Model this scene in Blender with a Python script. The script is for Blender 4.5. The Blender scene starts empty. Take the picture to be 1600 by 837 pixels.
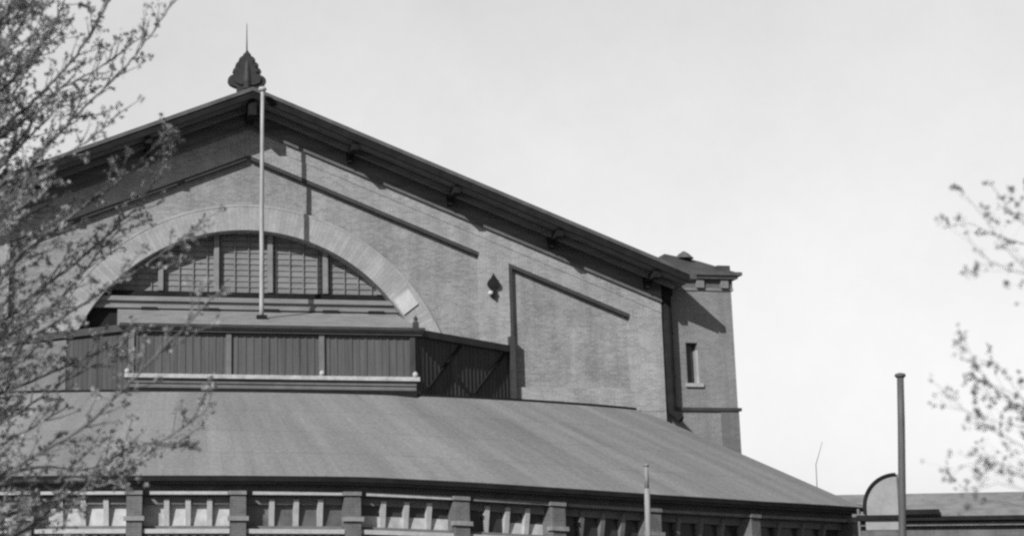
import bpy, bmesh, math, random
from mathutils import Vector, Matrix

S = bpy.context.scene
COL = S.collection
PI = math.pi
rnd = random.Random(11)
X0 = -0.3            # axis of the hall's front


# ------------------------------------------------------------------ materials
def mat(name, lum, rough=.85, var=.25, scale=1.2, fine=.15, fscale=30., metallic=0., bump=0., spec=.3,
        brick=None, stretch=None, uv=False, trans=0., sheets=False, island=0.):
    m = bpy.data.materials.new(name)
    m.use_nodes = True
    nt = m.node_tree
    N, Lk = nt.nodes, nt.links
    b = N['Principled BSDF']
    b.inputs['Roughness'].default_value = rough
    b.inputs['Metallic'].default_value = metallic
    b.inputs['Specular IOR Level'].default_value = spec
    tc = N.new('ShaderNodeTexCoord')
    src = tc.outputs['UV'] if uv else tc.outputs['Object']
    if stretch:
        mp = N.new('ShaderNodeMapping')
        mp.inputs['Scale'].default_value = stretch
        Lk.new(src, mp.inputs['Vector'])
        vec = mp.outputs['Vector']
    else:
        vec = src

    def noise(sc, detail, v):
        n = N.new('ShaderNodeTexNoise')
        n.inputs['Scale'].default_value = sc
        n.inputs['Detail'].default_value = detail
        n.inputs['Roughness'].default_value = .62
        Lk.new(v, n.inputs['Vector'])
        return n.outputs['Fac']

    def remap(fac, lo, hi, a=.3, bb=.7):
        r = N.new('ShaderNodeMapRange')
        r.inputs['From Min'].default_value = a
        r.inputs['From Max'].default_value = bb
        r.inputs['To Min'].default_value = lo
        r.inputs['To Max'].default_value = hi
        Lk.new(fac, r.inputs['Value'])
        return r.outputs['Result']

    def mul(a, bb):
        x = N.new('ShaderNodeMath')
        x.operation = 'MULTIPLY'
        Lk.new(a, x.inputs[0])
        if isinstance(bb, (int, float)):
            x.inputs[1].default_value = bb
        else:
            Lk.new(bb, x.inputs[1])
        return x.outputs[0]

    v1 = remap(noise(scale, 5, vec), 1 - var, 1 + var)
    v2 = remap(noise(fscale, 3, tc.outputs['Object']), 1 - fine, 1 + fine)
    val = mul(mul(v1, v2), lum)
    if island:          # every stone or brick of the ring a little different
        gi = N.new('ShaderNodeNewGeometry')
        val = mul(val, remap(gi.outputs['Random Per Island'], 1 - island, 1 + island, 0., 1.))
    if sheets:          # lapped sheets: thin darker joints and small differences from sheet to sheet
        sb = N.new('ShaderNodeTexBrick')
        sb.offset = .5
        mp2 = N.new('ShaderNodeMapping')
        mp2.inputs['Scale'].default_value = (52, 4, 1)
        Lk.new(tc.outputs['UV'], mp2.inputs['Vector'])
        Lk.new(mp2.outputs[0], sb.inputs['Vector'])
        sb.inputs['Scale'].default_value = 1
        sb.inputs['Brick Width'].default_value = 1
        sb.inputs['Row Height'].default_value = 1
        sb.inputs['Mortar Size'].default_value = .018
        sb.inputs['Color1'].default_value = (.95, .95, .95, 1)
        sb.inputs['Color2'].default_value = (1.05, 1.05, 1.05, 1)
        sb.inputs['Mortar'].default_value = (.86, .86, .86, 1)
        val = mul(val, sb.outputs['Color'])
    if brick:
        m3 = N.new('ShaderNodeMapping')
        m3.inputs['Scale'].default_value = (1.3, 1.3, .10)
        Lk.new(tc.outputs['Object'], m3.inputs['Vector'])
        val = mul(val, remap(noise(1.4, 6, m3.outputs['Vector']), .83, 1.13))
        sx = N.new('ShaderNodeSeparateXYZ')
        Lk.new(tc.outputs['Object'], sx.inputs[0])
        cb = N.new('ShaderNodeCombineXYZ')
        ad = N.new('ShaderNodeMath')
        ad.operation = 'ADD'
        Lk.new(sx.outputs['X'], ad.inputs[0])
        Lk.new(sx.outputs['Y'], ad.inputs[1])
        Lk.new(ad.outputs[0], cb.inputs['X'])
        Lk.new(sx.outputs['Z'], cb.inputs['Y'])
        bt = N.new('ShaderNodeTexBrick')
        bt.inputs['Scale'].default_value = 1.0
        bt.inputs['Brick Width'].default_value = .27
        bt.inputs['Row Height'].default_value = .09
        bt.inputs['Mortar Size'].default_value = .010
        bt.inputs['Mortar Smooth'].default_value = .3
        c = brick
        bt.inputs['Color1'].default_value = (1 - c, 1 - c, 1 - c, 1)
        bt.inputs['Color2'].default_value = (1 + c, 1 + c, 1 + c, 1)
        bt.inputs['Mortar'].default_value = (1.25, 1.25, 1.25, 1)
        Lk.new(cb.outputs[0], bt.inputs['Vector'])
        val = mul(val, bt.outputs['Color'])
    cc = N.new('ShaderNodeCombineColor')
    for k in ('Red', 'Green', 'Blue'):
        Lk.new(val, cc.inputs[k])
    Lk.new(cc.outputs[0], b.inputs['Base Color'])
    if bump:
        bp = N.new('ShaderNodeBump')
        bp.inputs['Strength'].default_value = bump
        bp.inputs['Distance'].default_value = .03
        Lk.new(v2, bp.inputs['Height'])
        Lk.new(bp.outputs['Normal'], b.inputs['Normal'])
    if trans:
        t = N.new('ShaderNodeBsdfTranslucent')
        Lk.new(cc.outputs[0], t.inputs['Color'])
        mx = N.new('ShaderNodeMixShader')
        mx.inputs[0].default_value = trans
        Lk.new(b.outputs[0], mx.inputs[1])
        Lk.new(t.outputs[0], mx.inputs[2])
        Lk.new(mx.outputs[0], N['Material Output'].inputs['Surface'])
    return m


def glass_mat(name, lum):
    m = mat(name, lum, rough=.22, var=.35, scale=2.2, spec=.45)
    return m


M = dict(
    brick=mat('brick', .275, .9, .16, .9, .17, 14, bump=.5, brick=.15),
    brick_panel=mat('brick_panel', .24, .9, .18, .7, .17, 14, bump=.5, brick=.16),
    brick_tower=mat('brick_tower', .20, .9, .15, .8, .17, 14, bump=.5, brick=.1),
    brick_light=mat('brick_light', .33, .9, .15, 1.5, .14, 18, bump=.3, island=.09),
    brick_annex=mat('brick_annex', .125, .9, .2, 1.2, .15, 16, bump=.4, brick=.1),
    stone=mat('stone', .5, .85, .12, 2, .1, 20, bump=.3),
    stone_trim=mat('stone_trim', .2, .85, .22, 2.5, .15, 20, bump=.3),
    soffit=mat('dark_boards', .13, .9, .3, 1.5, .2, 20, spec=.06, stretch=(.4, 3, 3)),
    dark=mat('dark_iron', .02, .8, .3, 2, .2, 30, spec=.06),
    rim=mat('roof_edge_zinc', .095, .5, .3, 2, .2, 30),
    finial=mat('finial_zinc', .035, .6, .25, 4, .2, 20),
    roofing=mat('hall_roofing', .06, .7, .25, .8, .15, 12),
    annex_roof=mat('annex_roofing', .215, .75, .22, 1.0, .17, 9, uv=True, stretch=(30, .55, 1), bump=.15, sheets=True),
    terrace=mat('roof_felt', .12, .9, .25, .9, .15, 12),
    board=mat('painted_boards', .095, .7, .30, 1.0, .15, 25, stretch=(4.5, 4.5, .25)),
    board_shaded=mat('shaded_boards_side', .06, .7, .3, 1.0, .15, 25, stretch=(4, 4, .3)),  # darker copy of the front boards, side shade put into the colour
    frame=mat('painted_frame', .16, .7, .2, 2, .15, 25),
    ledge=mat('pale_ledge', .42, .7, .25, 3, .15, 25),
    cornice=mat('cornice_dark', .050, .6, .25, 2, .15, 25),
    lean=mat('lead_sheet', .24, .6, .2, 1.5, .12, 20),
    louvre=mat('louvre_boards', .20, .75, .18, 1.5, .15, 20, stretch=(.6, 2, 2)),
    transom=mat('transom_paint', .21, .7, .2, 1.5, .12, 20, stretch=(.5, 2, 2)),
    white=mat('white_paint', .42, .7, .14, 4, .1, 25),
    offwhite=mat('offwhite_paint', .24, .7, .25, 3, .1, 25),
    blind=mat('white_blind', .44, .8, .3, 2, .08, 20),
    pane_grey=glass_mat('grey_pane', .12),
    pane_dark=glass_mat('dark_pane', .04),
    pole=mat('pole_paint', .34, .6, .22, 2, .15, 30, stretch=(3, 3, .5)),
    pole_pale=mat('pale_pole_paint', .23, .7, .25, 2, .15, 30, stretch=(3, 3, .5)),
    pole_grey=mat('pole_grey', .09, .6, .2, 2, .15, 30, stretch=(3, 3, .5)),
    plaster=mat('pale_plaster', .28, .85, .12, 2, .1, 20),
    shed_roof=mat('shed_roofing', .20, .8, .25, 1.5, .15, 15),
    ground=mat('ground_earth', .05, .95, .25, .3, .2, 6),
    bark=mat('bark', .13, .9, .3, 6, .2, 40),
    twig=mat('twig_bark', .17, .85, .3, 6, .2, 40),
    leaf=mat('young_leaf', .34, .6, .45, 5, .2, 40, trans=.3),
    leaf_grey=mat('young_leaf_dull', .13, .6, .35, 5, .2, 40, trans=.3),
)


# ------------------------------------------------------------------ mesh builder
class MB:
    def __init__(s):
        s.v, s.f, s.uv = [], [], None

    def add(s, vs, fs):
        o = len(s.v)
        s.v += [tuple(p) for p in vs]
        s.f += [tuple(i + o for i in f) for f in fs]
        return s

    def hexa(s, p):      # p: 4 bottom then 4 top, both counter-clockwise
        return s.add(p, [(3, 2, 1, 0), (4, 5, 6, 7), (0, 1, 5, 4), (1, 2, 6, 5), (2, 3, 7, 6), (3, 0, 4, 7)])

    def box(s, x0, x1, y0, y1, z0, z1):
        return s.hexa([(x0, y0, z0), (x1, y0, z0), (x1, y1, z0), (x0, y1, z0),
                       (x0, y0, z1), (x1, y0, z1), (x1, y1, z1), (x0, y1, z1)])

    def bar(s, a, b, w, h, up=(0, 0, 1)):     # square bar from a to b
        a, b = Vector(a), Vector(b)
        t = (b - a).normalized()
        side = t.cross(Vector(up)).normalized() * (w / 2)
        u = side.cross(t).normalized() * (h / 2)
        return s.hexa([a - side - u, a + side - u, b + side - u, b - side - u,
                       a - side + u, a + side + u, b + side + u, b - side + u])

    def tube(s, pts, rad, n=6, cap=True):
        pts = [Vector(p) for p in pts]
        rings = []
        ref = Vector((.31, .87, .38))
        for i, p in enumerate(pts):
            t = (pts[min(i + 1, len(pts) - 1)] - pts[max(i - 1, 0)]).normalized()
            a = t.cross(ref)
            if a.length < .05:
                a = t.cross(Vector((1, 0, 0)))
            a.normalize()
            b = t.cross(a)
            r = rad[i] if isinstance(rad, (list, tuple)) else rad
            rings.append([p + (a * math.cos(2 * PI * k / n) + b * math.sin(2 * PI * k / n)) * r for k in range(n)])
        vs = [q for rg in rings for q in rg]
        fs = [(i * n + k, i * n + (k + 1) % n, (i + 1) * n + (k + 1) % n, (i + 1) * n + k)
              for i in range(len(pts) - 1) for k in range(n)]
        if cap:
            fs += [tuple(range(n - 1, -1, -1)), tuple(range((len(pts) - 1) * n, len(pts) * n))]
        return s.add(vs, fs)

    def lathe(s, prof, c, n=24, lobes=0, amp=0.):      # prof: (r, z)
        vs, fs = [], []
        for r, z in prof:
            for k in range(n):
                a = 2 * PI * k / n
                q = r * (1 + amp * math.cos(lobes * a))
                vs.append((c[0] + q * math.cos(a), c[1] + q * math.sin(a), c[2] + z))
        for i in range(len(prof) - 1):
            for k in range(n):
                fs.append((i * n + k, i * n + (k + 1) % n, (i + 1) * n + (k + 1) % n, (i + 1) * n + k))
        fs += [tuple(range(n - 1, -1, -1)), tuple(range((len(prof) - 1) * n, len(prof) * n))]
        return s.add(vs, fs)

    def prism(s, loops, y0, y1):       # loops of (x, z): the outline, then holes; solid between planes y0 < y1
        bm = bmesh.new()
        for lp in loops:
            vs = [bm.verts.new((x, y0, z)) for x, z in lp]
            for i in range(len(vs)):
                bm.edges.new((vs[i], vs[(i + 1) % len(vs)]))
        bmesh.ops.triangle_fill(bm, edges=bm.edges[:], use_beauty=True)
        bm.verts.index_update()
        n = len(bm.verts)
        front = [tuple(v.index for v in f.verts) for f in bm.faces]
        co = [tuple(v.co) for v in bm.verts]
        bm.free()
        vs = co + [(x, y1, z) for x, _, z in co]
        fs = list(front) + [tuple(i + n for i in reversed(f)) for f in front]
        o = 0
        for lp in loops:
            k = len(lp)
            for i in range(k):
                j = (i + 1) % k
                fs.append((o + i, o + j, o + j + n, o + i + n))
            o += k
        return s.add(vs, fs)

    def build(s, name, m, parent=None, smooth=False, second=None):
        me = bpy.data.meshes.new(name)
        me.from_pydata(s.v, [], s.f)
        bm = bmesh.new()
        bm.from_mesh(me)
        bmesh.ops.recalc_face_normals(bm, faces=bm.faces[:])
        bm.to_mesh(me)
        bm.free()
        me.materials.append(m)
        if second:               # (material, first face) for a mesh of two materials
            me.materials.append(second[0])
            for p in me.polygons[second[1]:]:
                p.material_index = 1
        if smooth:
            for p in me.polygons:
                p.use_smooth = True
        if s.uv:
            ul = me.uv_layers.new(name='UVMap')
            for lp in me.loops:
                ul.data[lp.index].uv = s.uv[lp.vertex_index]
        o = bpy.data.objects.new(name, me)
        COL.objects.link(o)
        if parent is not None:
            o.parent = parent
            if parent.type == 'EMPTY':
                o.matrix_parent_inverse = Matrix.Translation(-Vector(parent.location))
        return o


def thing(name, label, cat, loc, group=None):
    o = bpy.data.objects.new(name, None)
    o.location = loc
    o.empty_display_size = .5
    COL.objects.link(o)
    o['label'] = label
    o['category'] = cat
    if group:
        o['group'] = group
    return o


def tag(o, label, cat, group=None):
    o['label'] = label
    o['category'] = cat
    if group:
        o['group'] = group
    return o


# ------------------------------------------------------------------ ground
g = MB()
g.add([(-1500, -1500, 0), (1500, -1500, 0), (1500, 1500, 0), (-1500, 1500, 0)], [(0, 1, 2, 3)])
g.build('ground', M['ground'])['kind'] = 'structure'

# ------------------------------------------------------------------ the big gabled hall
SL = .400            # roof slope
RT = 20.30           # roof top at the ridge
HW = 16.95           # half width of the front wall
EW = 17.55           # half width of the roof


def roofz(x, drop=0.):
    return RT - SL * abs(x - X0) - drop


hall = thing('brick_hall', 'large brick hall with wide dark gable eaves and a half-round front window', 'building', (X0, 8, 0))


def gable(w, drop, z0=0.):
    return [(X0 - w, z0), (X0 + w, z0), (X0 + w, roofz(X0 + w, drop)), (X0, roofz(X0, drop)), (X0 - w, roofz(X0 - w, drop))]


ARZ = 7.48
AR = 7.45


def arch(r, z0, n=48, cx=X0):
    p = [(cx - r, z0)]
    p += [(cx + r * math.cos(PI - PI * k / n), ARZ + r * math.sin(PI - PI * k / n)) for k in range(n + 1)]
    p += [(cx + r, z0)]
    return p


PB = 8.75            # bottom of the sunk panels
panel_mid = [(X0 - 9.4, 1.0), (X0 + 9.4, 1.0), (X0 + 9.4, 14.22), (X0, 17.98), (X0 - 9.4, 14.22)]


def panel_side(s):
    return [(X0 + s * 10.62, PB), (X0 + s * 15.62, PB), (X0 + s * 15.62, 11.79), (X0 + s * 10.62, 13.79)]


w = MB()
w.prism([gable(HW, .42), arch(AR, 3.0)], .245, 1.15)
wall_back = w
w2 = MB()
w2.prism([gable(HW, .42), panel_mid, panel_side(1), panel_side(-1)], 0, .25)
w.add(w2.v, w2.f)
# side walls behind the front
w.box(X0 + HW - .6, X0 + HW, 1.15, 40, 0, 12.8)
w.box(X0 - HW, X0 - HW + .6, 1.15, 40, 0, 12.8)
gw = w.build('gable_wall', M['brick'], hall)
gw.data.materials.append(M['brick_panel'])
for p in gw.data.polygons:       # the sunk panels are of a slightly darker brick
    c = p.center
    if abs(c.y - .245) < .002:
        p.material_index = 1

# raised brick band following the rake under the eaves
b = MB()
for s in (-1, 1):
    pts = [(X0, roofz(X0, .43)), (X0 + s * HW, roofz(X0 + HW, .43)), (X0 + s * HW, roofz(X0 + HW, 1.66)), (X0, roofz(X0, 1.66))]
    b.prism([pts], -.025, -.002)
b.build('rake_band', M['brick'], hall)

# dark boarded frieze, sized and toned to fill out the eave shadow
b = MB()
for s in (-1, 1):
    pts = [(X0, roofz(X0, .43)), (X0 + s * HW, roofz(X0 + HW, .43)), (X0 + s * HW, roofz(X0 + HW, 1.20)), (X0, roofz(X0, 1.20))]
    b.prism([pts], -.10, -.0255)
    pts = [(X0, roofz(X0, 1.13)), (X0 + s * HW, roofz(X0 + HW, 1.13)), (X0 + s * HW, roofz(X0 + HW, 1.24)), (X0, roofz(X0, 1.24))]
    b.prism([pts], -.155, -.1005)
b.build('eave_shade_frieze', M['soffit'], hall)

# dark strips along the upper panel edges, thickening the shadow they cast
e = MB()
for s in (-1, 1):
    for xa, za, xb, zb in ((X0 + s * .1, 17.98 - .04, X0 + s * 9.4, 14.22), (X0 + s * 10.62, 13.79, X0 + s * 15.62, 11.79)):
        e.bar((xa, .13, za - .075), (xb, .13, zb - .075), .23, .14, (0, 0, 1))
e.build('panel_edge_shade', M['cornice'], hall)
e = MB()
e.box(X0 + 10.62 + .003, X0 + 10.62 + .14, .03, .243, PB + 1.4, 13.70)  # dark strip laid where the panel's left edge casts its shadow
e.build('panel_edge_shade', M['cornice'], hall)

# arch ring of paler brick, with two pale stones in it
r = MB()
for k in range(150):
    a0, a1 = PI * k / 150, PI * (k + .975) / 150
    q = [(X0 + rr * math.cos(a), ARZ + rr * math.sin(a)) for rr, a in ((AR, a0), (AR + .95, a0), (AR + .95, a1), (AR, a1))]
    r.hexa([(q[i][0], .13, q[i][1]) for i in range(4)] + [(q[i][0], .2445, q[i][1]) for i in range(4)])
for rr in (AR + .95,):
    for k in range(60):
        a0, a1 = PI * k / 60, PI * (k + 1) / 60
        q = [(X0 + t * math.cos(a), ARZ + t * math.sin(a)) for t, a in ((rr + .002, a0), (rr + .09, a0), (rr + .09, a1), (rr + .002, a1))]
        r.hexa([(q[i][0], .115, q[i][1]) for i in range(4)] + [(q[i][0], .244, q[i][1]) for i in range(4)])
ring = r.build('arch_ring', M['brick_light'], hall)
for s in (1,):
    st = MB()
    c = math.radians(90 - s * 54)
    for half in (0,):
        q = [(X0 + t * math.cos(a), ARZ + t * math.sin(a)) for t, a in
             ((AR + .05, c - .048), (AR + .80, c - .040), (AR + .84, c + .044), (AR + .08, c + .046))]
        st.hexa([(p[0], .07, p[1]) for p in q] + [(p[0], .128, p[1]) for p in q])
    so = st.build('arch_stone', M['stone'], ring)
    so['label'] = 'pale stone block let into the arch ring'

# lunette: louvred boards, posts, a moulded transom
lun = MB()
zt0 = 12.50
n = 0
z = zt0
lr = AR + .3
back = MB()
back.prism([arch(lr, 3.0)], 1.02, 1.12)
lw = back.build('lunette_window', M['soffit'], hall)
sl = MB()
while z < ARZ + AR - .05:
    hw = math.sqrt(max(lr * lr - (z + .1 - ARZ) ** 2, .2))
    sl.hexa([(X0 - hw, .87, z), (X0 + hw, .87, z), (X0 + hw, .86, z), (X0 - hw, .86, z),
             (X0 - hw, .90, z + .225), (X0 + hw, .90, z + .225), (X0 + hw, .96, z + .225), (X0 - hw, .96, z + .225)])
    z += .235
gb = sl
xb_ = -6.6
while xb_ < 6.7:
    zz = ARZ + math.sqrt(lr * lr - xb_ * xb_) - .2
    if zz > zt0 + .2:
        gb.box(X0 + xb_ - .018, X0 + xb_ + .018, .815, .869, zt0, zz)
    xb_ += .558
sl.build('louvre', M['louvre'], lw)
for xp in (-5.6, -3.45, -1.22, .95, 3.2, 5.4):
    zz = ARZ + math.sqrt(lr * lr - xp * xp) - .25
    if zz > zt0 + .1:
        pm = MB()
        pm.box(X0 + .0 + xp - .10, X0 + xp + .10, .64, .80, zt0, zz)
        pm.build('post', M['transom'], lw)
t = MB()
hw = math.sqrt(lr * lr - (12.3 - ARZ) ** 2)
t.box(X0 - hw, X0 + hw, .70, 1.0, 12.19, 12.49)
t.build('transom_gap_shade', M['dark'], lw)  # shade of the gap above the transom, put in as a dark strip
t = MB()
t.box(X0 - hw - .1, X0 + hw + .1, .34, .98, 12.02, 12.20)
t.box(X0 - hw - .1, X0 + hw + .1, .46, .98, 11.86, 12.02)
t.box(X0 - hw - .1, X0 + hw + .1, .40, .98, 11.74, 11.86)
t.build('transom', M['transom'], lw)
t = MB()
t.box(X0 - hw - .2, X0 + hw + .2, .62, 1.0, 11.0, 11.74)
t.build('transom_foot', M['dark'], lw)
for xp in (-3.9, -1.45, .95, 3.35, 5.2):
    t = MB()
    t.box(X0 + xp - .32, X0 + xp + .32, .24, .40, 11.56, 11.76)
    t.build('bracket', M['dark'], lw)

# roof with its overhang
FY = -1.62
rf = MB()
for s in (-1, 1):
    x1 = X0 + s * EW
    q = [(X0, roofz(X0, .20)), (x1, roofz(x1, .20)), (x1, roofz(x1)), (X0, roofz(X0))]
    rf.hexa([(p[0], FY + .161, p[1]) for p in q] + [(p[0], 41, p[1]) for p in q])
roof = rf.build('roof', M['roofing'], hall)
bb = MB()
for s in (-1, 1):
    x1 = X0 + s * (EW + .1)
    q = [(X0, roofz(X0, .11)), (x1, roofz(x1, .11)), (x1, roofz(x1, -.05)), (X0, roofz(X0, -.05))]
    bb.hexa([(p[0], FY, p[1]) for p in q] + [(p[0], FY + .115, p[1]) for p in q])
bb.build('bargeboard', M['rim'], roof)
bb = MB()
for s in (-1, 1):
    x1 = X0 + s * (EW + .05)
    q = [(X0, roofz(X0, .40)), (x1, roofz(x1, .40)), (x1, roofz(x1, .113)), (X0, roofz(X0, .113))]
    bb.hexa([(p[0], FY + .04, p[1]) for p in q] + [(p[0], FY + .16, p[1]) for p in q])
bb.build('rim_shadow_board', M['dark'], roof)  # near-black board standing in for the shadow under the rim
so = MB()
for s in (-1, 1):
    x1 = X0 + s * EW
    nb = 9
    for k in range(nb):      # boards along the rake
        ya, yb = FY + .165 + k * .19, FY + .165 + k * .19 + .183
        if yb > .2:
            break
        q = [(X0, roofz(X0, .40)), (x1, roofz(x1, .40)), (x1, roofz(x1, .205)), (X0, roofz(X0, .205))]
        so.hexa([(p[0], ya, p[1]) for p in q] + [(p[0], yb, p[1]) for p in q])
so.build('soffit', M['soffit'], roof)
for s in (-1, 1):            # purlins that carry the overhang
    for xp in (4.1, 8.2, 12.35, 16.3):
        x = X0 + s * xp
        pu = MB()
        za = roofz(x, .41)
        pu.box(x - .13, x + .13, FY + .17, -.135, za - .30, za - .06)
        pu.box(x - .10, x + .10, -.5, -.136, za - .55, za - .305)
        pu.build('purlin', M['dark'], roof)
pu = MB()
pu.box(X0 - .16, X0 + .16, FY + .17, -.135, roofz(X0, 1.05), roofz(X0, .45))
pu.build('purlin', M['dark'], roof)
rb = MB()                    # inner rafter, half way under the overhang
for s in (-1, 1):
    x1 = X0 + s * (EW - .3)
    q = [(X0, roofz(X0, .66)), (x1, roofz(x1, .66)), (x1, roofz(x1, .43)), (X0, roofz(X0, .43))]
    rb.hexa([(p[0], -.78, p[1]) for p in q] + [(p[0], -.62, p[1]) for p in q])
rb.build('rafter', M['soffit'], roof)
# eaves gutters at the foot of both slopes
for s in (-1, 1):
    gt = MB()
    x = X0 + s * (EW + .16)
    gt.box(x - .12, x + .12, FY - .05, 40, roofz(X0 + EW, .30), roofz(X0 + EW, .06))
    gt.build('gutter', M['rim'], roof)

# finial on the ridge end
fx, fy = X0 - .22, -1.35
fz = RT + .0
half = [(.40, -.25), (.40, .04), (.52, .08), (.68, .16), (.76, .29), (.75, .42), (.66, .53), (.49, .60), (.51, .66), (.57, .70), (.555, .78), (.48, .87),
        (.40, .90), (.46, .94), (.45, 1.02), (.38, 1.10), (.30, 1.13), (.335, 1.17), (.32, 1.24), (.24, 1.33), (.15, 1.37), (.16, 1.42), (.08, 1.50), (.04, 1.58)]
fn = MB()
fn.prism([[(fx + w_, fz + z_) for w_, z_ in half] + [(fx - w_, fz + z_) for w_, z_ in reversed(half)]], fy - .13, fy + .13)
hs = [(w_ * .72, .12 + z_ * .84) for w_, z_ in half[1:]]
fn.prism([[(fx + w_, fz + z_) for w_, z_ in hs] + [(fx - w_, fz + z_) for w_, z_ in reversed(hs)]], fy - .20, fy + .20)
fn.lathe([(.16, 0), (.2, .3), (.17, .8), (.12, 1.2), (.05, 1.55)], (fx, fy - .08, fz), 12)
fin = fn.build('finial', M['finial'], roof)
fr = MB()
fr.tube([(fx, fy, fz + 1.5), (fx, fy, fz + 2.1), (fx, fy, fz + 2.75)], [.035, .022, .012], 6)
fr.build('spike', M['finial'], fin)

# iron ornament on the wall
orn = MB()
sp = [(0, .50), (.05, .38), (.10, .30), (.20, .20), (.26, .06), (.22, -.06), (.12, -.10), (.05, -.08), (.07, -.2), (.12, -.30), (.07, -.36), (.05, -.50), (0, -.56)]
sp = sp + [(-x, z) for x, z in reversed(sp[1:-1])]
orn.prism([[(9.64 + x, 12.84 + z) for x, z in sp]], -.16, -.06)
orn.box(9.58, 9.70, -.06, -.002, 12.70, 12.95)
orn.build('wall_ornament', M['dark'], hall)['label'] = 'small dark leaf-shaped iron ornament on the brick pier'
ob = MB()
ob.lathe([(.02, -.09), (.09, -.06), (.11, 0), (.08, .07), (.02, .09)], (9.50, -.15, 12.52), 10)
ob.build('ornament_boss', M['stone'], hall)

# rain pipe in the corner beside the tower
dp = MB()
px_ = 16.90
dp.tube([(px_ - .02, .02, 12.95), (px_, .05, 12.4), (px_, .05, 8.2), (px_ + .02, .04, 7.8), (px_ + .28, -.2, 7.5)], [.19, .19, .19, .18, .15], 10)
dp.box(px_ - .22, px_ + .22, -.12, .22, 12.55, 12.98)
dp.build('rain_pipe', M['dark'], hall)
for z in (9.2, 11.0):
    br = MB()
    br.box(px_ - .22, px_ + .22, .0, .26, z, z + .07)
    br.build('pipe_clamp', M['dark'], hall)

# ------------------------------------------------------------------ tower at the corner
tw = thing('brick_tower', 'narrow brick corner tower with one slit window and a low hipped cap', 'tower', (18.4, 2.5, 0))
TX0, TX1, TY0, TY1 = 16.66, 19.86, .42, 4.2
t = MB()
t.prism([[(TX0, 0), (TX1, 0), (TX1, 13.2), (TX0, 13.2)], [(17.78, 9.05), (18.28, 9.05), (18.28, 10.72), (17.78, 10.72)]], TY0, TY0 + .45)
t.box(TX0, TX1, TY0 + .9, TY1, 0, 13.2)
t.box(TX0, TX0 + .4, TY0 + .45, TY0 + .9, 0, 13.2)
t.box(TX1 - .4, TX1, TY0 + .45, TY0 + .9, 0, 13.2)
t.build('wall', M['brick_tower'], tw)
t = MB()
t.box(17.70, 18.36, TY0 + .36, TY0 + .46, 8.9, 10.85)
wn = t.build('window', M['pane_dark'], tw)
t = MB()
t.box(17.68, 18.42, TY0 - .10, TY0 + .12, 8.90, 9.047)
t.build('sill', M['brick_light'], wn)
t = MB()
t.hexa([(18.20, TY0 + .04, 9.05), (18.278, TY0 + .003, 9.05), (18.278, TY0 + .3, 9.05), (18.20, TY0 + .3, 9.05),
        (18.20, TY0 + .04, 10.4), (18.278, TY0 + .003, 10.4), (18.278, TY0 + .3, 10.4), (18.20, TY0 + .3, 10.4)])
t.build('jamb', M['brick_light'], wn)
t = MB()
t.box(TX0, TX1 + .12, TY0 - .10, TY1, 7.93, 8.06)
t.build('string_course', M['cornice'], tw)
t = MB()
t.box(TX1 - .75, TX1 + .02, TY0 - .04, TY0 - .002, 0, 7.928)
t.build('corner_strip', M['brick_annex'], tw)  # thin strip of darker brick on the lower right corner
t = MB()
t.box(TX0, TX1 + .08, TY0 - .05, TY1, 12.90, 13.0)
for k in range(3):
    x = TX0 + .62 + k * 1.05
    t.box(x, x + .32, TY0 - .16, TY0 - .002, 13.0, 13.36)
t.build('frieze', M['stone_trim'], tw)
t = MB()
t.box(TX0, TX1 + .06, TY0 - .03, TY1, 13.0, 13.38)
t.build('frieze_back', M['brick_annex'], tw)
t = MB()
t.box(TX0 - .1, TX1 + .22, TY0 - .26, TY1 + .2, 13.38, 13.50)
t.build('cornice', M['stone_trim'], tw)
t = MB()
t.box(TX0 - .1, TX1 + .36, TY0 - .38, TY1 + .3, 13.50, 13.64)
t.build('cornice_cap', M['rim'], tw)
t = MB()
c = (17.9, 2.2)
xa, xb, ya, yb = TX0 - .1, TX1 + .22, TY0 - .24, TY1 + .2
t.hexa([(xa, ya, 13.642), (xb, ya, 13.642), (xb, yb, 13.642), (xa, yb, 13.642),
        (xa + .9, ya + 1.2, 14.62), (xb - 1.1, ya + 1.3, 14.36), (xb - 1.1, yb - 1.2, 14.36), (xa + .9, yb - 1.2, 14.62)])
t.box(xb - .75, xb - .2, ya + .25, yb - .4, 13.7, 13.98)
cap = t.build('roof', M['roofing'], tw)
t = MB()
t.lathe([(.42, 0), (.30, .12), (.22, .2), (.10, .28), (.02, .33)], (18.35, 1.5, 14.45), 8)
t.build('cap_knob', M['rim'], cap)

# ------------------------------------------------------------------ curved annex before the hall
ACX, ACY = -.5, 25.5         # centre of its curve
RE = 37.0                    # radius of the roof edge
RW = 36.55                   # radius of the wall face
RTOP = 30.0
EZ = [(-60, 4.47), (-2, 4.50), (4, 4.49), (9.6, 4.37), (15, 4.23), (21.1, 4.09), (28.7, 3.98), (38.5, 3.94), (60, 3.90)]
A0, A1 = -38.0, 39.9


def ez(a):
    for (p, q), (r_, s_) in zip(EZ, EZ[1:]):
        if p <= a <= r_:
            return q + (s_ - q) * (a - p) / (r_ - p)
    return EZ[-1][1]


def cyl(a, r, dz=None, z=None):
    t_ = math.radians(a)
    return (ACX + r * math.sin(t_), ACY - r * math.cos(t_), z if z is not None else ez(a) + dz)


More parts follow.
